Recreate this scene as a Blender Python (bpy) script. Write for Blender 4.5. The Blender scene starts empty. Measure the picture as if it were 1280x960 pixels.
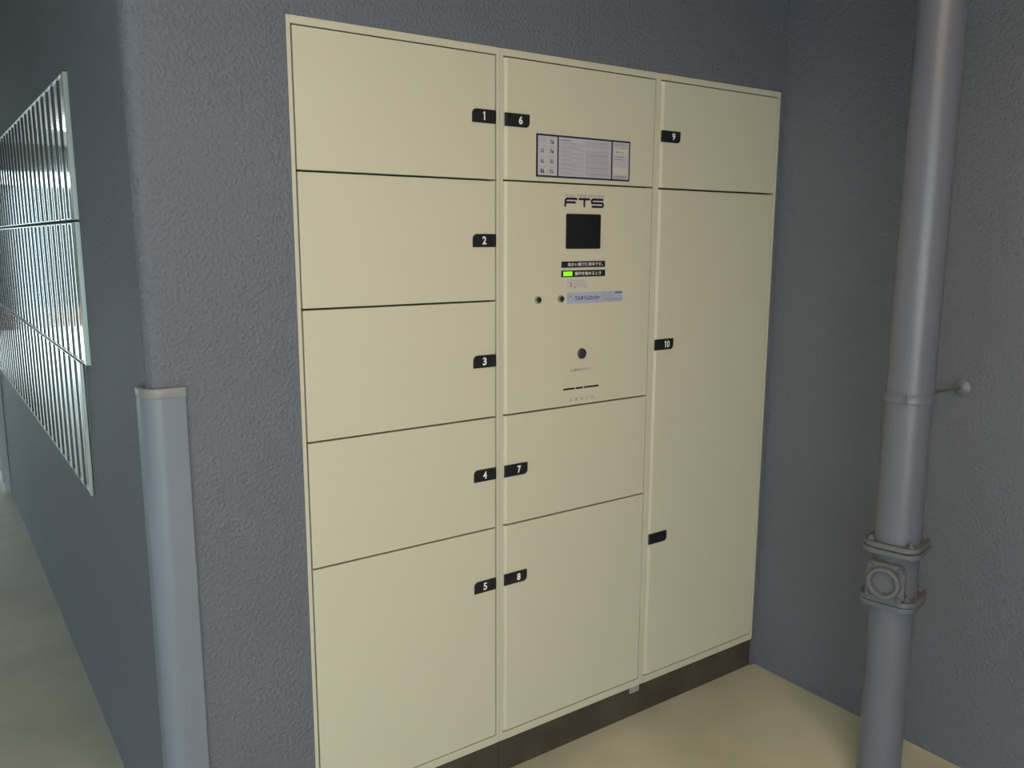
import bpy, bmesh, math, random
from mathutils import Vector, Matrix
random.seed(7)
sc = bpy.context.scene
COL = sc.collection

# ---------------------------------------------------------------- camera
cam_d = bpy.data.cameras.new('camera'); cam = bpy.data.objects.new('camera', cam_d); COL.objects.link(cam)
cam_d.sensor_fit = 'HORIZONTAL'; cam_d.sensor_width = 36.0; cam_d.lens = 1055.78 / 1280 * 36
yaw, pitch, roll = math.radians(35.2574), math.radians(-9.754), math.radians(0.1616)
cy, sy, cp, sp = math.cos(yaw), math.sin(yaw), math.cos(pitch), math.sin(pitch)
fw = Vector((sy * cp, cy * cp, sp)); rt = Vector((cy, -sy, 0)); up = rt.cross(fw)
R_ = rt * math.cos(roll) + up * math.sin(roll); U_ = -rt * math.sin(roll) + up * math.cos(roll)
M = Matrix((R_, U_, -fw)).transposed().to_4x4(); M.translation = Vector((-0.66725, -1.74025, 1.45274))
cam.matrix_world = M; cam_d.clip_start = 0.02; cam_d.clip_end = 200
sc.camera = cam

# ---------------------------------------------------------------- world, lights, exposure
w = bpy.data.worlds.new('overcast_sky'); sc.world = w; w.use_nodes = True
bg = w.node_tree.nodes['Background']; bg.inputs[0].default_value = (0.78, 0.92, 1.0, 1); bg.inputs[1].default_value = 5.6
sc.view_settings.view_transform = 'Standard'; sc.view_settings.look = 'None'
sc.view_settings.gamma = 1; sc.view_settings.use_curve_mapping = False
sc.view_settings.exposure = 0.0
FILL_W = 17.0          # watts of the unseen main lamp, added to light the lockers
FILL2_W, FILL2_COL = 7.5, (1.0, 0.52, 0.18)   # small warm lamp, added to tint the right-hand lockers
FILL3_W, FILL3_COL = 1.9, (0.90, 0.97, 1.0)   # small cool lamp, added to lift the left wall by the corner
FILL_COL = (1.0, 0.79, 0.56)

# ---------------------------------------------------------------- helpers
def tag(o, label=None, cat=None, group=None, kind=None):
    if label: o['label'] = label
    if cat: o['category'] = cat
    if group: o['group'] = group
    if kind: o['kind'] = kind
    return o

def empty(name, loc, label, cat, group=None):
    o = bpy.data.objects.new(name, None); COL.objects.link(o); o.location = loc
    o.empty_display_size = 0.05
    return tag(o, label, cat, group)

class MB:
    """collects shapes in world space, then links them as one mesh object"""
    def __init__(s): s.bm = bmesh.new(); s.mats = []
    def mi(s, m):
        if m not in s.mats: s.mats.append(m)
        return s.mats.index(m)
    def box(s, x0, x1, y0, y1, z0, z1, m, bev=0, seg=2, smooth=False):
        b = bmesh.new(); bmesh.ops.create_cube(b, size=1)
        bmesh.ops.scale(b, vec=(x1 - x0, y1 - y0, z1 - z0), verts=b.verts)
        bmesh.ops.translate(b, vec=((x0 + x1) / 2, (y0 + y1) / 2, (z0 + z1) / 2), verts=b.verts)
        if bev: bmesh.ops.bevel(b, geom=list(b.edges), offset=bev, segments=seg, affect='EDGES', profile=.5)
        s.merge(b, m, smooth); return s
    def prism(s, pts, a0, a1, m, axis='z', bev=0, smooth=False, seg=2):
        """polygon extruded along an axis; pts are the two other coordinates"""
        b = bmesh.new()
        def P(p, a):
            if axis == 'z': return (p[0], p[1], a)
            if axis == 'y': return (p[0], a, p[1])
            return (a, p[0], p[1])
        lo = [b.verts.new(P(p, a0)) for p in pts]; hi = [b.verts.new(P(p, a1)) for p in pts]
        n = len(pts)
        caps = [b.faces.new(lo), b.faces.new(hi)]
        for i in range(n):
            b.faces.new((lo[i], lo[(i + 1) % n], hi[(i + 1) % n], hi[i]))
        bmesh.ops.recalc_face_normals(b, faces=b.faces)
        if bev:
            es = set()
            for f in caps: es.update(f.edges)
            bmesh.ops.bevel(b, geom=list(es), offset=bev, segments=seg, affect='EDGES', profile=.5)
        s.merge(b, m, smooth); return s
    def cyl(s, p0, p1, r, m, r2=None, n=24, cap=True, smooth=True):
        p0, p1 = Vector(p0), Vector(p1); d = p1 - p0
        b = bmesh.new()
        bmesh.ops.create_cone(b, cap_ends=cap, cap_tris=False, segments=n, radius1=r, radius2=r if r2 is None else r2, depth=d.length)
        rot = d.to_track_quat('Z', 'Y').to_matrix().to_4x4()
        bmesh.ops.transform(b, matrix=Matrix.Translation((p0 + p1) / 2) @ rot, verts=b.verts)
        s.merge(b, m, smooth); return s
    def lathe(s, prof, org, axis, m, n=32, smooth=True):
        """prof: (radius, height) pairs turned about axis through org"""
        b = bmesh.new(); rot = Vector(axis).to_track_quat('Z', 'Y').to_matrix().to_4x4()
        rings = []
        for r, h in prof:
            if r < 1e-6: rings.append([b.verts.new((0, 0, h))])
            else: rings.append([b.verts.new((r * math.cos(2 * math.pi * i / n), r * math.sin(2 * math.pi * i / n), h)) for i in range(n)])
        for A, B in zip(rings, rings[1:]):
            for i in range(n):
                j = (i + 1) % n
                if len(A) == 1 and len(B) == 1: continue
                if len(A) == 1: b.faces.new((A[0], B[j], B[i]))
                elif len(B) == 1: b.faces.new((A[i], A[j], B[0]))
                else: b.faces.new((A[i], A[j], B[j], B[i]))
        bmesh.ops.recalc_face_normals(b, faces=b.faces)
        bmesh.ops.transform(b, matrix=Matrix.Translation(org) @ rot, verts=b.verts)
        s.merge(b, m, smooth); return s
    def text(s, body, x, z, size, m, y=0.0, sx=1.0, bold=0.0, align='CENTER', depth=0.0, fit=None, fith=None):
        """flat lettering in the locker plane, facing the viewer (-Y); fit/fith = width/height in metres"""
        c = bpy.data.curves.new('lettering', 'FONT'); c.body = body; c.size = 1.0; c.align_x = 'LEFT'
        c.offset = bold; c.resolution_u = 3; c.fill_mode = 'FRONT'
        o = bpy.data.objects.new('lettering', c); COL.objects.link(o)
        bpy.context.view_layer.update()
        me = bpy.data.meshes.new_from_object(o.evaluated_get(bpy.context.evaluated_depsgraph_get()))
        bpy.data.objects.remove(o); bpy.data.curves.remove(c)
        if len(me.vertices) == 0: bpy.data.meshes.remove(me); return s
        xs = [v.co.x for v in me.vertices]; ys = [v.co.y for v in me.vertices]
        x0, x1, y0, y1 = min(xs), max(xs), min(ys), max(ys)
        fz = (fith / (y1 - y0)) if fith else size
        fx = (fit / (x1 - x0)) if fit else fz * sx
        b = bmesh.new(); b.from_mesh(me); bpy.data.meshes.remove(me)
        ox = {'CENTER': (x0 + x1) / 2, 'LEFT': x0, 'RIGHT': x1}[align]
        for v in b.verts:
            v.co = Vector((x + (v.co.x - ox) * fx, y, z + (v.co.y - (y0 + y1) / 2) * fz))
        for f in b.faces:
            f.normal_update()
            if f.normal.y > 0: f.normal_flip()
        s.merge(b, m, False); return s
    def quad(s, x0, x1, z0, z1, y, m):
        b = bmesh.new(); b.faces.new([b.verts.new(p) for p in ((x0, y, z0), (x1, y, z0), (x1, y, z1), (x0, y, z1))])
        s.merge(b, m, False); return s
    def merge(s, b, m, smooth):
        k = s.mi(m)
        for f in b.faces: f.material_index = k; f.smooth = smooth
        t = bpy.data.meshes.new('t'); b.to_mesh(t); b.free(); s.bm.from_mesh(t); bpy.data.meshes.remove(t)
    def build(s, name, parent=None, origin=None, label=None, kind=None, sharp=True):
        me = bpy.data.meshes.new(name)
        org = Vector(origin) if origin is not None else (world_of(parent) if parent else Vector((0, 0, 0)))
        bmesh.ops.translate(s.bm, vec=-org, verts=s.bm.verts)
        if sharp:
            for e in s.bm.edges:
                if len(e.link_faces) == 2 and e.calc_face_angle(0) > math.radians(35): e.smooth = False
        s.bm.to_mesh(me); s.bm.free()
        for m in s.mats: me.materials.append(m)
        o = bpy.data.objects.new(name, me); COL.objects.link(o)
        if parent: o.parent = parent; o.location = org - world_of(parent)
        else: o.location = org
        if label: o['label'] = label
        if kind: o['kind'] = kind
        return o

def world_of(o):
    v = Vector((0, 0, 0))
    while o: v += o.location; o = o.parent
    return v

# ---------------------------------------------------------------- materials
def mat(name, col, rough=0.5, metal=0.0, spec=0.5, bump=None, var=None, emit=None, coat=0.0):
    m = bpy.data.materials.new(name); m.use_nodes = True; nt = m.node_tree; N = nt.nodes; L = nt.links
    p = N['Principled BSDF']; p.inputs['Base Color'].default_value = (*col, 1)
    p.inputs['Roughness'].default_value = rough; p.inputs['Metallic'].default_value = metal
    p.inputs['Specular IOR Level'].default_value = spec
    if coat: p.inputs['Coat Weight'].default_value = coat; p.inputs['Coat Roughness'].default_value = .15
    if emit: p.inputs['Emission Color'].default_value = (*emit[0], 1); p.inputs['Emission Strength'].default_value = emit[1]
    g = N.new('ShaderNodeNewGeometry')
    if var:   # (scale, amount, second colour, detail)
        n = N.new('ShaderNodeTexNoise'); n.inputs['Scale'].default_value = var[0]; n.inputs['Detail'].default_value = var[3] if len(var) > 3 else 4
        L.new(g.outputs['Position'], n.inputs['Vector'])
        r = N.new('ShaderNodeMapRange'); r.inputs['From Min'].default_value = .38; r.inputs['From Max'].default_value = .66
        r.inputs['To Max'].default_value = var[1]; L.new(n.outputs['Fac'], r.inputs['Value'])
        x = N.new('ShaderNodeMix'); x.data_type = 'RGBA'; x.inputs['A'].default_value = (*col, 1); x.inputs['B'].default_value = (*var[2], 1)
        L.new(r.outputs['Result'], x.inputs['Factor']); L.new(x.outputs['Result'], p.inputs['Base Color'])
    if bump:  # (scale, strength, distance)
        n = N.new('ShaderNodeTexNoise'); n.inputs['Scale'].default_value = bump[0]; n.inputs['Detail'].default_value = 3
        L.new(g.outputs['Position'], n.inputs['Vector'])
        b = N.new('ShaderNodeBump'); b.inputs['Strength'].default_value = bump[1]; b.inputs['Distance'].default_value = bump[2]
        L.new(n.outputs['Fac'], b.inputs['Height']); L.new(b.outputs['Normal'], p.inputs['Normal'])
    return m

def stucco_mat():
    m = mat('grey_sprayed_stucco', (0.150, 0.158, 0.182), .62, spec=.42)
    nt = m.node_tree; N = nt.nodes; L = nt.links; p = N['Principled BSDF']
    g = N.new('ShaderNodeNewGeometry')
    n1 = N.new('ShaderNodeTexNoise'); n1.inputs['Scale'].default_value = 125; n1.inputs['Detail'].default_value = 1
    n2 = N.new('ShaderNodeTexNoise'); n2.inputs['Scale'].default_value = 260; n2.inputs['Detail'].default_value = 3
    n3 = N.new('ShaderNodeTexNoise'); n3.inputs['Scale'].default_value = 2.2; n3.inputs['Detail'].default_value = 3
    for n in (n1, n2, n3): L.new(g.outputs['Position'], n.inputs['Vector'])
    r = N.new('ShaderNodeMapRange'); r.inputs['From Min'].default_value = .38; r.inputs['From Max'].default_value = .85
    L.new(n1.outputs['Fac'], r.inputs['Value'])
    a = N.new('ShaderNodeMath'); a.operation = 'MULTIPLY_ADD'; a.inputs[1].default_value = .22
    L.new(n2.outputs['Fac'], a.inputs[0]); L.new(r.outputs['Result'], a.inputs[2])
    b = N.new('ShaderNodeBump'); b.inputs['Strength'].default_value = .62; b.inputs['Distance'].default_value = .0042
    L.new(a.outputs[0], b.inputs['Height']); L.new(b.outputs['Normal'], p.inputs['Normal'])
    x = N.new('ShaderNodeMix'); x.data_type = 'RGBA'
    x.inputs['A'].default_value = (0.124, 0.135, 0.158, 1); x.inputs['B'].default_value = (0.148, 0.160, 0.184, 1)
    L.new(n3.outputs['Fac'], x.inputs['Factor']); L.new(x.outputs['Result'], p.inputs['Base Color'])
    return m

STUCCO = stucco_mat()
FLOOR = mat('worn_concrete_floor', (0.56, 0.55, 0.42), .55, var=(2.6, .75, (0.40, 0.40, 0.29), 8), bump=(40, .15, .002))
PAVING = mat('pale_daylit_paving', (0.74, 0.74, 0.70), .8, var=(1.5, .5, (0.62, 0.62, 0.58), 5))  # outdoor paving; inside the passage its paleness stands in for daylight on the floor
CEIL = mat('painted_ceiling', (0.42, 0.42, 0.40), .8)
CREAM = mat('cream_enamel_steel', (0.600, 0.568, 0.430), .42, spec=.4, bump=(420, .10, .0006))
FRAME = mat('cream_steel_frame', (0.585, 0.553, 0.422), .45, spec=.4)
DARKGAP = mat('shadowed_cabinet_inside', (0.055, 0.05, 0.045), .8)
KICK = mat('brown_plinth', (0.062, 0.050, 0.037), .8, spec=.2, var=(9, .8, (0.090, 0.073, 0.052), 5))
BLACK = mat('black_plastic', (0.010, 0.010, 0.012), .42)
WHITE = mat('white_print', (0.85, 0.85, 0.82), .5)
SCREEN = mat('dark_display_glass', (0.010, 0.011, 0.013), .16, spec=.5)
NAVY = mat('navy_ink', (0.016, 0.010, 0.048), .5)
BLUE = mat('blue_ink', (0.020, 0.045, 0.20), .5)
PAPER = mat('pale_grey_sticker', (0.50, 0.47, 0.52), .5)
PALEBLUE = mat('pale_blue_sticker', (0.42, 0.44, 0.56), .4)
GREYINK = mat('grey_ink', (0.20, 0.19, 0.21), .6)
PALEINK = mat('faint_grey_ink', (0.36, 0.35, 0.36), .6)
DARKINK = mat('dark_ink', (0.03, 0.03, 0.035), .6)
YELLOWP = mat('cream_patch_ink', (0.58, 0.55, 0.42), .6)
TEAL = mat('dark_teal_ink', (0.10, 0.15, 0.19), .6)
FAINT = mat('translucent_sticker', (0.56, 0.53, 0.47), .4)
GREEN = mat('green_lamp', (0.2, 1.0, 0.02), .4, emit=((0.22, 1.0, 0.01), 1.0))
CHROME = mat('chromed_metal', (0.50, 0.48, 0.46), .14, metal=1)
DCHROME = mat('dark_keyway_metal', (0.09, 0.08, 0.08), .3, metal=1)
PIPEP = mat('blue_grey_pipe_paint', (0.140, 0.150, 0.182), .34, spec=.5, var=(5, .5, (0.125, 0.133, 0.160), 3))
PIPEP2 = mat('grey_cast_iron_paint', (0.125, 0.130, 0.145), .55, bump=(160, .5, .0015))
STEEL = mat('polished_stainless_steel', (0.60, 0.63, 0.62), .07, metal=1)
DARKMIRROR = mat('dark_reflection_on_flange', (0.040, 0.045, 0.045), .45)  # dark reflection on the steel flange sides, put into the colour
STEELB = mat('brushed_stainless_trim', (0.50, 0.55, 0.49), .32, metal=1)
GUARD = mat('pale_blue_grey_vinyl', (0.195, 0.220, 0.255), .42, var=(6, .4, (0.175, 0.19, 0.22), 3))
GUARD2 = mat('pale_grey_end_cap', (0.235, 0.240, 0.225), .4)
TAPE = mat('pale_tape', (0.33, 0.32, 0.27), .5)
PALEMET = mat('pale_grey_painted_steel', (0.50, 0.54, 0.53), .4)
DARKPAN = mat('dark_door_panel', (0.03, 0.03, 0.035), .35)
LEAF = mat('hedge_leaves', (0.030, 0.040, 0.026), .7, spec=.2, var=(3, .8, (0.060, 0.048, 0.028), 4))
SOIL = mat('brown_planter_bed', (0.12, 0.065, 0.035), .9)
TUBE = mat('lit_fluorescent_tube', (1, 1, 1), .4, emit=((0.95, 0.97, 1.0), 22.0))
FIXT = mat('white_lamp_housing', (0.75, 0.75, 0.75), .5)
DARKFAR = mat('dark_green_grey_fence', (0.045, 0.055, 0.048), .8, spec=.2)
FARWALL = mat('pale_far_wall', (0.50, 0.52, 0.50), .8)

# ---------------------------------------------------------------- setting
WX, WL, CZ = 1.5965, -0.312, 2.42       # right wall, left wall, ceiling height
def struct(o): o['kind'] = 'structure'; return o

m = MB(); m.box(-0.735, 1.9, -3.8, 9.0, -0.12, 0.0, FLOOR); struct(m.build('floor'))
m = MB(); m.box(-9, -0.735, -8, 18, -0.12, 0.0, PAVING); m.box(-0.735, 6, -8, -3.8, -.12, 0, PAVING); m.box(-0.735, 6, 9.0, 18, -0.12, 0.0, PAVING); struct(m.build('paving'))
m = MB(); m.box(-2.35, 1.9, -3.8, 9.0, CZ, CZ + .2, CEIL); struct(m.build('ceiling'))
m = MB(); m.box(-2.55, -2.35, -2.2, 4.0, .22, CZ + .2, CEIL, .01); m.box(-2.55, -2.35, 4.0, 9.0, .50, CZ + .2, CEIL, .01); m.box(-2.55, WL, 8.8, 9.0, 2.15, CZ, CEIL, .01); m.box(-2.55, -2.35, -3.6, -2.2, 1.9, CZ + .2, CEIL); m.box(-2.55, -2.35, -3.6, -2.2, .0, .85, CEIL); m.box(-2.35, -.35, -3.8, -3.6, 1.95, CZ + .2, CEIL, .01); struct(m.build('daylight_screen_1'))  # unseen panels and lintels, added to cut and shape the daylight
m = MB(); m.box(WX, WX + .2, -3.6, 0.0, 0, CZ, STUCCO); struct(m.build('wall_right'))
m = MB(); m.box(-.35, WX + .2, -3.8, -3.6, 0, CZ, STUCCO); struct(m.build('wall_front'))
# back wall with the niche that takes the lockers; its outer corner is rounded
rr = .03
pts = [(0.0, 0.0), (WL + rr, 0.0)] + [(WL + rr - rr * math.sin(a), rr - rr * math.cos(a)) for a in [math.pi / 2 * i / 8 for i in range(1, 9)]] + [(WL, .55), (0.0, .55)]
m = MB(); m.prism(pts, 0, CZ, STUCCO, smooth=True)
m.box(0.0, WX + .2, 0.0, .55, 1.8995, CZ, STUCCO)
m.box(1.5765, WX + .2, 0.0, .55, 0, 1.8995, STUCCO)
m.box(0.0, 1.5765, .53, .55, 0, 1.8995, STUCCO)
struct(m.build('wall_back'))
m = MB(); m.box(WL, WL + .2, .55, 9.0, 0, CZ, STUCCO); struct(m.build('wall_left'))

# ---------------------------------------------------------------- parcel lockers
ZT, ZB = 1.8992, 0.0992
DT, DB = 1.8814, 0.1231
G = 0.0022     # half of the joint between doors
def cabinet(x0, x1, dx0, dx1, label):
    t = empty('parcel_locker', ((x0 + x1) / 2, 0, 0), label, 'locker', 'parcel lockers set in the wall niche')
    b = MB()
    b.box(x0 + .0005, x1 - .0005, .030, .50, ZB + .001, ZT, DARKGAP)
    b.build('cabinet_body', t)
    f = MB()
    e = .0004
    g = .0020
    f.box(x0 + e, dx0 - g, 0, .030, ZB, ZT, FRAME, .0007, 1)
    f.box(dx1 + g, x1 - e, 0, .030, ZB, ZT, FRAME, .0007, 1)
    f.box(dx0 - g, dx1 + g, 0, .030, DT + g, ZT, FRAME)
    f.box(dx0 - g, dx1 + g, 0, .030, ZB, DB - g, FRAME)
    f.build('face_frame', t)
    k = MB(); k.box(x0 + .0008, x1 - .0008, .006, .49, 0.0, ZB, KICK); k.build('plinth', t)
    return t

def door(t, dx0, dx1, z0, z1, grip, hz=None, num=None, name='door', top=G, bot=G):
    """grip 'r' = pull on the right edge, 'l' = pull on the left edge (with a rolled lip there)"""
    z0 += bot; z1 -= top
    d = MB(); a, c = dx0 + .0016, dx1 - .0016
    if grip == 'l':
        pr = [(a, .028), (a, .0060), (a + .0010, .0048), (a + .0080, .0006), (a + .0100, 0.0), (c - .001, 0.0), (c, .001), (c, .028)]
    else:
        pr = [(a, .028), (a, .001), (a + .001, 0.0), (c - .001, 0.0), (c, .001), (c, .028)]
    d.prism(pr, z0, z1, CREAM, bev=.0007, seg=1)
    o = d.build(name, t)
    if hz is not None:
        W, H, r = (.0665, .0315, .012) if grip == 'r' else (.0740, .0315, .012)
        h = MB()
        if grip == 'r':
            q = [(c - .0002, hz - H / 2), (c - .0002, hz + H / 2), (c - W + r, hz + H / 2)] + \
                [(c - W + r - r * math.sin(u), hz + H / 2 - r + r * math.cos(u)) for u in [math.pi / 2 * i / 6 for i in range(1, 7)]] + [(c - W, hz - H / 2 + .001), (c - W + .001, hz - H / 2)]
            nx = c - W + .032
        else:
            q = [(a + .0002, hz + H / 2), (a + .0002, hz - H / 2), (a + W - r, hz - H / 2)] + \
                [(a + W - r + r * math.sin(u), hz - H / 2 + r - r * math.cos(u)) for u in [math.pi / 2 * i / 6 for i in range(1, 7)]] + [(a + W, hz + H / 2 - .001), (a + W - .001, hz + H / 2)]
            nx = a + .046
        h.prism(q, -.0035, 0.0005, BLACK, axis='y', bev=.0010)
        # finger ridge by the door edge
        if grip == 'r': h.box(c - .010, c - .0012, -.0058, -.003, hz - H / 2 + .003, hz + H / 2 - .003, BLACK, .001)
        else: h.box(a + .0012, a + .010, -.0058, -.003, hz - H / 2 + .003, hz + H / 2 - .003, BLACK, .001)
        h.build('handle', o)
        if num:
            n = MB(); zz = hz + .0004; yd = -.0039; hh_ = .0195
            def one(cx_):
                n.prism([(cx_ + .0032, zz - hh_ / 2), (cx_ + .0032, zz + hh_ / 2), (cx_ - .0002, zz + hh_ / 2), (cx_ - .0030, zz + hh_ / 2 - .0030), (cx_ - .0030, zz + hh_ / 2 - .0056), (cx_ - .0004, zz + hh_ / 2 - .0042), (cx_ - .0004, zz - hh_ / 2)], yd - .0002, yd, WHITE, axis='y')
            if num == '1': one(nx)
            elif num == '10': one(nx - .0060); n.text('0', nx + .0062, zz, 1, WHITE, y=yd, fith=hh_, fit=.0108, bold=.03)
            else: n.text(num, nx, zz, 1, WHITE, y=yd, fith=hh_, fit=.0115, bold=.03)
            n.build('number', o)
    return o

ROW = [1.5922, 1.3009, 1.0066, 0.7121]
x0, x1 = 0.0, .5250
A0, A1 = .0112, .5132
t1 = cabinet(x0, x1, A0, A1, 'cream parcel locker column on the left with five doors numbered 1 to 5')
zs = [DT] + ROW + [DB]
for i in range(5):
    door(t1, A0, A1, zs[i + 1], zs[i], 'r', (1.7395, 1.4485, 1.1520, .8595, .5605)[i], str(i + 1), top=0.001 if i == 0 else G, bot=.0005 if i == 4 else G)

B0, B1 = .5368, 1.0408
t2 = cabinet(.5250, 1.0526, B0, B1, 'cream parcel locker column in the middle with a black control screen')
d6 = door(t2, B0, B1, ROW[0], DT, 'l', 1.7375, '6', top=.001, bot=.0036)
panel = door(t2, B0, B1, ROW[2], ROW[0], 'l', name='control_panel', top=.0005)
d7 = door(t2, B0, B1, ROW[3], ROW[2], 'l', .8585, '7')
d8 = door(t2, B0, B1, DB, ROW[3], 'l', .5615, '8', bot=.0005)
m = MB(); m.prism([(1.0105, .0985), (1.0505, .0985), (1.0505, .0765), (1.012, .0765), (1.0105, .079)], .0045, .0059, TAPE, axis='y')
m.build('tape_tab', t2, label='pale tape tab on the brown plinth')

C0, C1 = 1.0643, 1.5645
t3 = cabinet(1.0530, 1.5757, C0, C1, 'cream parcel locker column on the right with small upper and tall lower door')
door(t3, C0, C1, ROW[0], DT, 'l', 1.7345, '9', top=.001, bot=.003)
d10 = door(t3, C0, C1, DB, ROW[0], 'l', 1.1515, '10', bot=.0005)
# the tall door has a second, unnumbered grip
h = MB(); a = C0 + .0016; hz = .5635; W, H, r = .074, .0325, .012
q = [(a + .0002, hz + H / 2), (a + .0002, hz - H / 2), (a + W - r, hz - H / 2)] + [(a + W - r + r * math.sin(u), hz - H / 2 + r - r * math.cos(u)) for u in [math.pi / 2 * i / 6 for i in range(1, 7)]] + [(a + W, hz + H / 2 - .001), (a + W - .001, hz + H / 2)]
h.prism(q, -.0035, .0005, BLACK, axis='y', bev=.001); h.box(a + .0012, a + .010, -.0058, -.003, hz - H / 2 + .003, hz + H / 2 - .003, BLACK, .001)
h.build('handle', d10, label='lower black grip without a number')

# notice above the screen: navy border, three white fields of small print
m = MB(); NX0, NX1, NZ0, NZ1 = .6345, .9510, 1.6065, 1.7115
m.box(NX0, NX1, -.0009, -.0001, NZ0, NZ1, NAVY)
y = -.0011
def field(a, b): m.quad(a, b, NZ0 + .0045, NZ1 - .0045, y, PAPER)
field(NX0 + .0050, .7010); field(.7055, .8830); field(.8880, NX1 - .0045)
y2 = -.0013
rnd = random.Random(3)
def printline(a, b, z, h, mm, gap=.0012, lo=.0015, hi=.006):
    x = a
    while x < b - .0008:
        wdt = min(rnd.uniform(lo, hi), b - x); m.quad(x, x + wdt, z - h / 2, z + h / 2, y2, mm); x += wdt + gap
# left field: eight small pictograms with captions
for j, (z, dk) in enumerate(((1.6965, 0), (1.6735, 0), (1.6480, 0), (1.6240, 1))):
    for k, xa in enumerate((.6440, .6740)):
        printline(xa, xa + .020, z + .0075, .0016, PALEINK)
        if j == 0 and k == 0:
            for q_ in range(3): printline(xa, xa + .022, z + .003 - q_ * .0035, .0013, PALEINK)
            continue
        m.quad(xa + .003, xa + .018, z - .0085, z + .0045, y2, FAINT)
        m.quad(xa + .004, xa + .0085, z - .0075, z + .0030, y2 - .0001, GREYINK if not (dk and k == 0) else DARKINK)
        m.quad(xa + .010, xa + .0150, z - .0075, z - .0015, y2 - .0001, DARKINK if (j, k) in ((0, 1), (1, 1), (3, 0)) else GREYINK)
        m.cyl((xa + .0125, y2 - .0001, z + .0012), (xa + .0125, y2 - .0002, z + .0012), .0018, DARKINK if (j + k) % 2 else GREYINK, n=10, smooth=False)
# middle field: two columns of fine lines
printline(.7090, .7460, 1.7000, .0024, GREYINK, lo=.003)
z = 1.6940
i = 0
while z > 1.6140:
    printline(.7090 + (.004 if i % 4 else 0), .7890 - (0 if i % 4 else rnd.uniform(.02, .05)), z, .0011, PALEINK if i % 4 else GREYINK); z -= .00235 if (i + 1) % 4 else .0035; i += 1
z = 1.7000; i = 0
while z > 1.6140:
    if not (1.6795 < z < 1.6850): printline(.7940, .8790 - rnd.uniform(0, .006), z, .0012, PALEINK if i % 7 else GREYINK)
    z -= .0023; i += 1
# right field: heading lines, cream patches, footer
for z in (1.7020, 1.6985): printline(.8920, .9420, z, .0014, GREYINK)
printline(.9180, .9430, 1.6925, .0018, PALEINK)
m.quad(.8915, .9430, 1.6745, 1.6885, y2, YELLOWP); m.text('●', .9050, 1.6815, 1, GREYINK, y=y2 - .0001, fit=.006, fith=.006); m.quad(.912, .928, 1.6798, 1.6826, y2 - .0001, PALEINK)
for z in (1.6690, 1.6620): printline(.8930, .9300, z, .0019, GREYINK)
for z in (1.6555, 1.6515, 1.6475): printline(.8930, .9350, z, .0012, PALEINK)
m.quad(.8915, .9440, 1.6245, 1.6405, y2, YELLOWP)
for z in (1.6190, 1.6150): printline(.8930, .9420, z, .0014, BLUE)
m.build('notice_sticker', d6, label='white notice with navy border and small print')

# control panel fittings
m = MB()
m.text('FULL TIME SYSTEM', .7945, 1.5638, 1, GREYINK, y=-.0004, fit=.132, fith=.0062)
m.build('small_lettering', panel)
m = MB()   # wide rounded logotype, three letters built from strokes
def stroke(pts_, t=.0058):
    for (xa, za), (xb, zb) in zip(pts_, pts_[1:]):
        dx, dz = xb - xa, zb - za; l = math.hypot(dx, dz); nx_, nz_ = -dz / l * t / 2, dx / l * t / 2
        m.prism([(xa + nx_, za + nz_), (xa - nx_, za - nz_), (xb - nx_, zb - nz_), (xb + nx_, zb + nz_)], -.0008, -.0001, NAVY, axis='y')
    for (xa, za) in pts_[1:-1]: m.cyl((xa, -.0008, za), (xa, -.0001, za), t / 2, NAVY, n=12, smooth=False)
zt, zm, zb = 1.5555, 1.5463, 1.5370
stroke([(.7690, zt), (.7345, zt), (.7305, zt - .004), (.7295, zb - .002)]); stroke([(.7310, zm), (.7640, zm)])
stroke([(.7745, zt), (.8125, zt)]); stroke([(.7935, zt), (.7935, zb - .002)])
stroke([(.8590, zt), (.8225, zt), (.8185, zt - .003), (.8195, zm), (.8560, zm), (.8590, zm - .003), (.8565, zb), (.8190, zb)])
m.build('logo', panel)

m = MB()   # display: bezel recess with glass
def rrect(x0_, x1_, z0_, z1_, r_):
    P = []
    for cx_, cz_, s0 in ((x1_ - r_, z1_ - r_, 0), (x0_ + r_, z1_ - r_, 1), (x0_ + r_, z0_ + r_, 2), (x1_ - r_, z0_ + r_, 3)):
        for i_ in range(5):
            u = math.pi / 2 * (s0 + i_ / 4); P.append((cx_ + r_ * math.cos(u), cz_ + r_ * math.sin(u)))
    return P
m.prism(rrect(.7325, .8515, 1.4272, 1.5174, .004), -.0018, .0004, BLACK, axis='y', bev=.0006, seg=1)
m.prism(rrect(.7350, .8490, 1.4297, 1.5149, .003), -.0021, -.0017, SCREEN, axis='y')
m.build('display_screen', panel)

m = MB(); m.box(.7190, .8695, -.0016, .0003, 1.3785, 1.3947, BLACK, .0006, 1)
m.text('向かい側で使用中です。', .7405, 1.3868, 1, WHITE, y=-.0019, fit=.1200, fith=.0098, align='LEFT', bold=.012)
m.build('indicator_strip', panel)
m = MB(); m.box(.7190, .8702, -.0016, .0003, 1.3540, 1.3712, BLACK, .0006, 1)
m.text('操作を始めるとき', .7635, 1.3628, 1, WHITE, y=-.0019, fit=.0920, fith=.0098, align='LEFT', bold=.012)
m.box(.7255, .7545, -.0022, -.0012, 1.3572, 1.3680, GREEN)
m.build('indicator_strip', panel, label='indicator strip with a lit green lamp')

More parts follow.
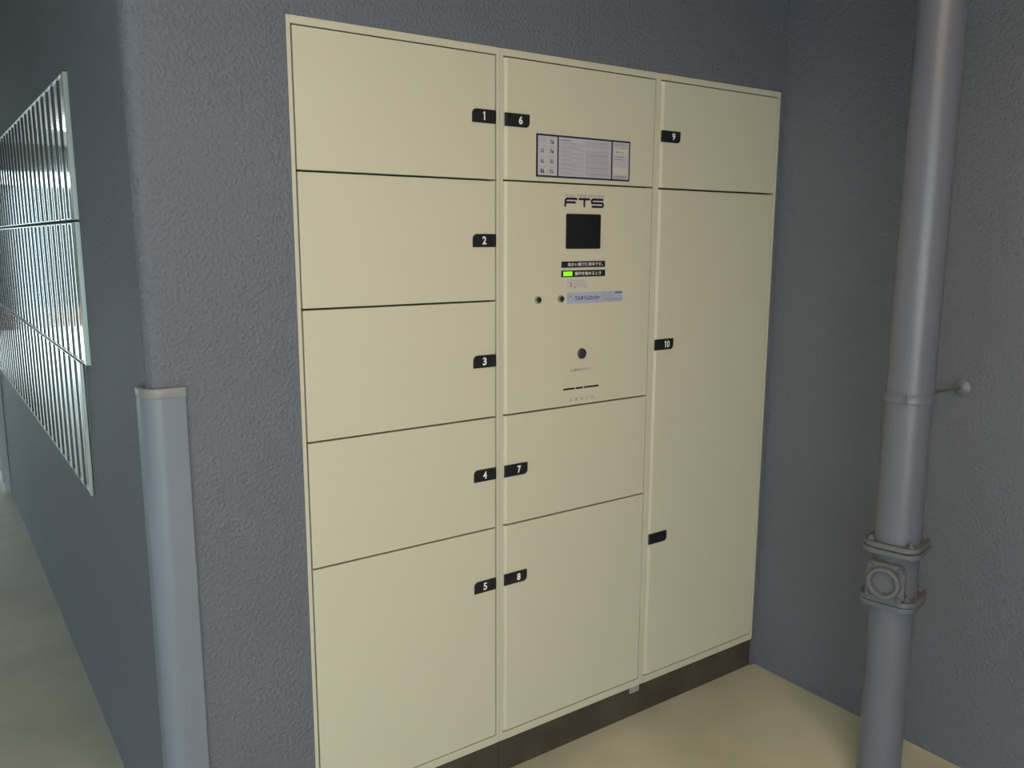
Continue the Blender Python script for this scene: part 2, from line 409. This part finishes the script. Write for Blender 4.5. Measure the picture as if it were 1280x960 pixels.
m = MB(); m.prism(rrect(.7388, .8110, 1.3222, 1.3480, .003), -.0004, -.00005, FAINT, axis='y')
m.text('2', .7520, 1.3345, 1, DARKINK, y=-.0006, fit=.006, fith=.010, bold=.02)
for z_, a_, b_, mm in ((1.3445, .757, .790, PALEINK), (1.3395, .760, .796, PALEINK), (1.3350, .760, .800, PALEINK), (1.3305, .760, .800, PALEINK)):
    x = a_
    while x < b_:
        l = rnd.uniform(.002, .006); m.quad(x, x + l, z_ - .0008, z_ + .0008, -.0006, mm); x += l + .0015
m.cyl((.7675, -.0006, 1.3262), (.7675, -.00065, 1.3262), .0018, DARKINK, n=10, smooth=False)
m.quad(.8000, .8050, 1.3265, 1.3285, -.0006, GREYINK)
m.build('small_sticker', panel, label='small faint sticker under the indicator strips')

m = MB(); m.box(.7382, .9365, -.0006, -.00005, 1.2832, 1.3130, PALEBLUE)
m.text('フルタイムロッカー', .7660, 1.2972, 1, BLUE, y=-.0008, fit=.0890, fith=.0130, align='LEFT', bold=.045)
# pale swoosh before the name
sw = [(.7420 + .020 * i_ / 10, 1.2915 + .013 * math.sin(math.pi * (i_ / 10) ** .8)) for i_ in range(11)]
for (xa, za), (xb, zb_) in zip(sw, sw[1:]): m.prism([(xa, za - .0009), (xb, zb_ - .0009), (xb, zb_ + .0009), (xa, za + .0009)], -.0009, -.0007, GREYINK, axis='y')
m.quad(.8585, .8593, 1.2840, 1.3122, -.0008, PAPER)
m.quad(.9080, .9330, 1.3058, 1.3108, -.0008, TEAL)
for z_, a_, b_, mm in ((1.3085, .8620, .8980, PALEINK), (1.3010, .8620, .9040, PALEINK), (1.2975, .8620, .9000, PALEINK), (1.2915, .8720, .9335, GREYINK), (1.2875, .8640, .9340, PALEINK)):
    x = a_
    while x < b_:
        l = min(rnd.uniform(.0015, .005), b_ - x); m.quad(x, x + l, z_ - .0011, z_ + .0011, -.0008, mm); x += l + .0010
m.build('name_sticker', panel, label='pale blue sticker with blue Japanese lettering')

for kx in (.6432, .7178):   # two round key locks
    m = MB(); o_ = (kx, 0, 1.2978)
    m.lathe([(0, .0075), (.0045, .0078), (.0078, .0066), (.0092, .0045), (.0100, .002), (.0102, -.0005)], o_, (0, -1, 0), CHROME)
    m.lathe([(0, .0090), (.0043, .0088), (.0046, .0068)], o_, (0, -1, 0), DCHROME, n=20)
    m.box(kx - .0007, kx + .0007, -.0092, -.0080, 1.2948, 1.3008, BLACK)
    m.build('key_lock', panel)
m = MB(); o_ = (.7928, 0, 1.1478)
m.lathe([(0, .0038), (.0112, .0038), (.0124, .0030), (.0128, .0048), (.0140, .0040), (.0144, -.0005)], o_, (0, -1, 0), mat('dark_button_metal', (0.10, 0.095, 0.095), .42, metal=.7))
m.build('push_button', panel)
m = MB(); m.text('伝票発行ボタン', .7940, 1.1045, 1, GREYINK, y=-.0004, fit=.0780, fith=.0080, bold=.01); m.build('button_lettering', panel)
m = MB()
for a_, b_ in ((.7310, .7700), (.7740, .7990), (.8030, .8555)): m.box(a_, b_, -.0006, .0004, 1.0519, 1.0568, BLACK)
m.build('paper_slot', panel)
m = MB()
for i_, ch in enumerate('伝票発行口'): m.text(ch, .7575 + i_ * .0188, 1.0238, 1, GREYINK, y=-.0004, fith=.0080, fit=.0080, bold=.01)
m.build('slot_lettering', panel)

# ---------------------------------------------------------------- corner guard on the wall corner
def guard_profile(off, leg_r, leg_l, R):
    """plan outline of an L wrapped round the corner, off = how far it stands proud"""
    ox, oy = WL - off, -off
    P = [(WL + leg_r, -off + .003), (WL + leg_r - .003, -off)]
    P += [(ox + R - R * math.sin(a), oy + R - R * math.cos(a)) for a in [math.pi / 2 * i / 10 for i in range(0, 11)]]
    P += [(ox, leg_l - .003), (ox + .003, leg_l), (WL - .0006, leg_l)]
    r2 = rr + .0006
    P += [(WL - .0006 + r2 - r2 * math.sin(a), -.0006 + r2 - r2 * math.cos(a)) for a in [math.pi / 2 * i / 10 for i in range(10, -1, -1)]]
    P += [(WL + leg_r, -.0006)]
    return P
g = empty('corner_guard', (WL, 0, 0), 'pale blue-grey vinyl corner guard on the outer wall corner left of the lockers', 'corner guard')
m = MB(); m.prism(guard_profile(.010, .0720, .0560, .038), 0.0, 1.1400, GUARD, smooth=True); m.build('guard_strip', g)
m = MB(); m.prism(guard_profile(.0112, .0732, .0570, .039), 1.1400, 1.1600, GUARD2, smooth=True, bev=.002); m.build('end_cap', g)
m = MB(); m.prism([(-.2825, .470), (-.2805, .470), (-.2795, .500), (-.2805, .512), (-.2820, .505)], -.0106, -.0099, GREYINK, axis='y'); m.build('scuff_mark', g)

# ---------------------------------------------------------------- stainless mailboxes on the left wall
PITCH = .103
def mail_meshes(z0, z1):
    """one narrow mailbox door: mirror front with a folded grip flange along the near edge"""
    b = MB(); q = [(-.005, .0120), (-.0062, .0130), (-.0062, PITCH - .0030), (-.005, PITCH - .0020)]
    b.prism([(-.0045, .0045), (-.0062, .0045), (-.0062, PITCH - .0020), (-.0045, PITCH - .0020)], z0 + .002, z1 - .002, STEEL)
    b.prism([(-.0060, .0050), (-.0095, .0050), (-.0095, .0130), (-.0060, .0130)], z0 + .004, z1 - .004, DARKMIRROR)  # flange side, coloured dark for the dark it would mirror
    b.prism([(-.0094, .0060), (-.0105, .0060), (-.0105, .0165), (-.0062, .0178), (-.0062, .0130), (-.0094, .0130)], z0 + .002, z1 - .002, STEEL)
    return b
def bank(ys, n, z0, z1, label):
    t = empty('mailbox_bank', (WL, ys, z0), label, 'mailboxes', 'stainless mailboxes on the left wall')
    c = MB()
    c.box(WL - .0045, WL - .0004, ys, ys + .014 + n * PITCH + .01, z0, z1, STEELB)        # back tray
    c.box(WL - .0120, WL - .0004, ys, ys + .014, z0, z1, STEELB, .001, 1)                 # near end strip
    c.box(WL - .0100, WL - .0004, ys + .014, ys + .014 + n * PITCH, z1 - .0018, z1, STEELB)
    c.box(WL - .0100, WL - .0004, ys + .014, ys + .014 + n * PITCH, z0, z0 + .0018, STEELB)
    c.build('case', t)
    proto = None
    for i in range(n):
        yy = ys + .014 + i * PITCH
        if proto is None:
            b = mail_meshes(z0, z1); proto = b.build('mailbox_door', t, origin=(0, 0, 0)); base = proto
        else:
            base = proto.copy(); COL.objects.link(base)
        base.parent = t
        base.location = (0, yy - ys, -z0)
bank(.628, 37, 1.497, 1.848, 'topmost row of ribbed stainless mailboxes on the left wall')
bank(.628, 37, 1.130, 1.491, 'middle row of ribbed stainless mailboxes on the left wall')
bank(.732, 36, 0.758, 1.124, 'lowest row of ribbed stainless mailboxes on the left wall')

# low cabinet standing further along the same wall
g = empty('low_cabinet', (WL, 3.75, 0), 'low dark-fronted cabinet with pale end panel below the far mailboxes', 'cabinet')
m = MB(); m.box(WL - .040, WL - .001, 3.75, 3.77, .065, .700, PALEMET, .002, 1); m.build('end_panel', g, label='pale end panel')
m = MB(); m.box(WL - .036, WL - .001, 3.77, 4.95, .11, .690, DARKPAN); m.build('door', g, label='dark door')
m = MB(); m.box(WL - .030, WL - .001, 3.765, 4.95, 0, .11, PALEMET); m.build('plinth', g)

# ---------------------------------------------------------------- drain pipe
PX, PY, PR = 1.340, -.620, .0555
g = empty('drain_pipe', (PX, PY, 0), 'blue-grey painted drain pipe with bolted cleanout in front of the right wall', 'pipe')
m = MB(); m.cyl((PX, PY, .69), (PX, PY, CZ), PR, PIPEP, n=64); m.build('upper_pipe', g)
m = MB(); m.cyl((PX, PY, 0), (PX, PY, .53), PR * .98, PIPEP, n=64); m.build('lower_pipe', g)
fit_ = MB()
fit_.lathe([(.0, .540), (.0585, .540), (.0585, .552), (.0560, .566), (.0560, .660), (.0585, .672), (.0585, .684), (.0, .684)], (PX, PY, 0), (0, 0, 1), PIPEP2, n=48)
F_ = fit_.build('cleanout_fitting', g)
ROTD = math.radians(12)
def loc2(u, v):   # fitting-local plan coordinates (u towards the cover side) to world
    ax = Vector((-math.cos(ROTD), -math.sin(ROTD), 0)); ay = Vector((math.sin(ROTD), -math.cos(ROTD), 0))
    return Vector((PX, PY, 0)) + ax * u + ay * v
def rsq(h, r):
    P = []
    for s0, (a, b) in enumerate(((1, 1), (-1, 1), (-1, -1), (1, -1))):
        for i in range(7):
            u = math.pi / 2 * (s0 + i / 6); P.append((a * (h - r) + r * math.cos(u), b * (h - r) + r * math.sin(u)))
    out = []
    for (u, v) in P:   # sides bowed in a little between the bolt ears
        out.append((u, v))
    return [tuple(loc2(u, v)[:2]) for u, v in out]
for z in (.668, .6830, .5265, .5415):
    m = MB(); hh = .0690 if z in (.6830, .5265) else .0710
    m.prism(rsq(hh, .036), z, z + .0130, PIPEP2, bev=.002); m.build('flange_plate', F_)
for z in (.662, .520):
    for a, b in ((1, 1), (1, -1), (-1, 1), (-1, -1)):
        p = loc2(a * .0485, b * .0485)
        m = MB(); m.cyl((p.x, p.y, z), (p.x, p.y, z + .046), .0042, PIPEP2, n=10); m.cyl((p.x, p.y, z + .034), (p.x, p.y, z + .041), .0080, PIPEP2, n=6, smooth=False)
        m.cyl((p.x, p.y, z - .001), (p.x, p.y, z + .006), .0080, PIPEP2, n=6, smooth=False)
        m.build('flange_bolt', F_)
# inspection cover: neck, square plate with round rim and four bolts, facing the lockers' left
ZC = .600; cax = Vector((-math.cos(ROTD), -math.sin(ROTD), 0)); cside = Vector((math.sin(ROTD), -math.cos(ROTD), 0))
m = MB()
m.cyl(Vector((PX, PY, ZC)) + cax * .02, Vector((PX, PY, ZC)) + cax * .066, .042, PIPEP2, n=40)
b = bmesh.new(); pr = []
h_, r_ = .0475, .016
for s0, (aa, bb) in enumerate(((1, 1), (-1, 1), (-1, -1), (1, -1))):
    for i in range(7):
        u = math.pi / 2 * (s0 + i / 6); pr.append((aa * (h_ - r_) + r_ * math.cos(u), bb * (h_ - r_) + r_ * math.sin(u)))
def W3(u, v, d): return Vector((PX, PY, ZC)) + cax * d + cside * u + Vector((0, 0, v))
v0 = [b.verts.new(W3(u, v, .060)) for u, v in pr]; v1 = [b.verts.new(W3(u, v, .073)) for u, v in pr]
n_ = len(pr); b.faces.new(v0); cap = b.faces.new(v1)
for i in range(n_): b.faces.new((v0[i], v0[(i + 1) % n_], v1[(i + 1) % n_], v1[i]))
bmesh.ops.recalc_face_normals(b, faces=b.faces); bmesh.ops.bevel(b, geom=list(cap.edges), offset=.002, segments=2, affect='EDGES')
m.merge(b, PIPEP2, False)
m.lathe([(.0, .0738), (.0285, .0738), (.0300, .0870), (.0325, .0895), (.0380, .0895), (.0405, .0870), (.0415, .0725)], (PX, PY, ZC), cax, PIPEP2, n=40)
m.build('cover_plate', F_)
for a in (1, -1):
    for c in (1, -1):
        m = MB(); p0 = W3(a * .0375, c * .0375, .072); p1 = W3(a * .0375, c * .0375, .0800); p2 = W3(a * .0375, c * .0375, .0850)
        m.cyl(p0, p1, .0075, PIPEP2, n=6, smooth=False); m.cyl(p1, p2, .0040, PIPEP2, n=10); m.build('cover_bolt', F_)
# wall clamp
zc = 1.068
m = MB()
m.lathe([(PR + .0002, zc - .0125), (PR + .0030, zc - .0125), (PR + .0040, zc - .0100), (PR + .0030, zc - .0070), (PR + .0030, zc + .0070), (PR + .0040, zc + .0100), (PR + .0030, zc + .0125), (PR + .0002, zc + .0125)], (PX, PY, 0), (0, 0, 1), PIPEP, n=48)
# split lugs of the band, towards the viewer and towards the wall
vd = Vector((-.93, -.37, 0))
for o_, d_ in ((vd, 1), (Vector((1, 0, 0)), 1)):
    p = Vector((PX, PY, zc)) + o_ * (PR + .006)
    sd = Vector((-o_.y, o_.x, 0))
    for s_ in (-1, 1):
        q0 = p + sd * .0035 * s_
        m.cyl(q0 - Vector((0, 0, .012)) , q0 + Vector((0, 0, .012)), .0024, PIPEP, n=8)
K = m.build('pipe_clamp', g)
m = MB(); m.cyl((PX + PR + .004, PY, zc), (WX - .004, PY, zc - .004), .0048, CHROME, n=14); m.build('support_rod', K)
m = MB(); m.lathe([(0, .012), (.008, .012), (.011, .009), (.020, .006), (.024, .002), (.024, 0)], (WX - .0003, PY, zc - .004), (-1, 0, 0), PIPEP, n=24); m.build('wall_rosette', K)

# ---------------------------------------------------------------- lamps on the ceiling, the recessed ones added for their light
def ceiling_lamp(x, y, label, watts=0, colr=(1, 1, 1), emis=True, L=1.2):
    t = empty('ceiling_lamp', (x, y, CZ), label, 'lamp', 'fluorescent battens under the ceiling')
    m = MB(); m.prism([(x - .07, CZ - .0005), (x + .07, CZ - .0005), (x + .035, CZ - .06), (x - .035, CZ - .06)], y - L / 2, y + L / 2, FIXT, axis='y'); m.build('housing', t)
    m = MB(); m.cyl((x, y - L / 2 + .03, CZ - .078), (x, y + L / 2 - .03, CZ - .078), .016, TUBE, n=12); m.build('tube', t)
    if watts:
        ld = bpy.data.lights.new('lamp_light', 'AREA'); ld.shape = 'RECTANGLE'; ld.size = .10; ld.size_y = L; ld.energy = watts; ld.color = colr
        lo = bpy.data.objects.new('lamp_light', ld); COL.objects.link(lo); lo.parent = t; lo.location = (0, 0, -.11)
    return t
def added_lamp(x, y, label, watts, colr, sx, sy):  # unseen lamps, added for the light they throw on lockers and corner
    t = empty('added_ceiling_lamp', (x, y, CZ), label, 'lamp', 'added lamps above the lockers')
    m = MB()
    for a, b, c, d in ((-sx - .03, -sx, -sy - .03, sy + .03), (sx, sx + .03, -sy - .03, sy + .03), (-sx, sx, -sy - .03, -sy), (-sx, sx, sy, sy + .03)):
        m.box(x + a, x + b, y + c, y + d, CZ - .035, CZ - .0003, FIXT)
    m.build('housing', t)
    m = MB(); m.box(x - sx, x + sx, y - sy, y + sy, CZ - .012, CZ - .0003, mat('added_lamp_diffuser', (.9, .9, .9), .5, emit=(colr, 1.5))); m.build('diffuser', t)
    ld = bpy.data.lights.new('lamp_light', 'AREA'); ld.shape = 'RECTANGLE'; ld.size = 2 * sx; ld.size_y = 2 * sy; ld.energy = watts; ld.color = colr
    lo = bpy.data.objects.new('lamp_light', ld); COL.objects.link(lo); lo.parent = t; lo.location = (0, 0, -.020)
added_lamp(-.20, -1.70, 'added long recessed ceiling lamp in front of the left locker column', FILL_W, FILL_COL, .12, .55)
added_lamp(.60, -1.50, 'added small warm recessed ceiling lamp in front of the right locker column', FILL2_W, FILL2_COL, .10, .10)
added_lamp(-.80, -.45, 'added small cool recessed ceiling lamp outside the wall corner', FILL3_W, FILL3_COL, .10, .10)
ceiling_lamp(-1.15, 5.8, 'white fluorescent batten on the ceiling beside the mailboxes', 0)

# ---------------------------------------------------------------- what the mailbox fronts mirror, at the far end of the passage
m = MB()
rnd = random.Random(5)
for i in range(5200):
    x = rnd.uniform(-8.5, 2.5); y = 14.2 + rnd.uniform(-.35, .35); z = .36 + rnd.random() ** .8 * .85
    s = rnd.uniform(.03, .07); n = Vector((rnd.uniform(-1, 1), rnd.uniform(-1, .2), rnd.uniform(-.4, 1))).normalized()
    u = n.orthogonal().normalized() * s; v = n.cross(u).normalized() * s * .6; c = Vector((x, y, z))
    f = m.bm.faces.new([m.bm.verts.new(c + u), m.bm.verts.new(c + v), m.bm.verts.new(c - u), m.bm.verts.new(c - v)]); f.material_index = m.mi(LEAF)
o = m.build('hedge', sharp=False); tag(o, 'clipped green hedge beyond the far end of the passage', 'hedge')
m = MB(); m.box(-8.6, 2.6, 13.8, 14.65, 0, .27, SOIL, .02); o = m.build('planter_bed'); tag(o, 'low brown planter bed carrying the hedge', 'planter')
m = MB(); m.box(-9, 6, 17.6, 17.8, 0, 2.46, DARKFAR); o = m.build('wall_far'); struct(o)
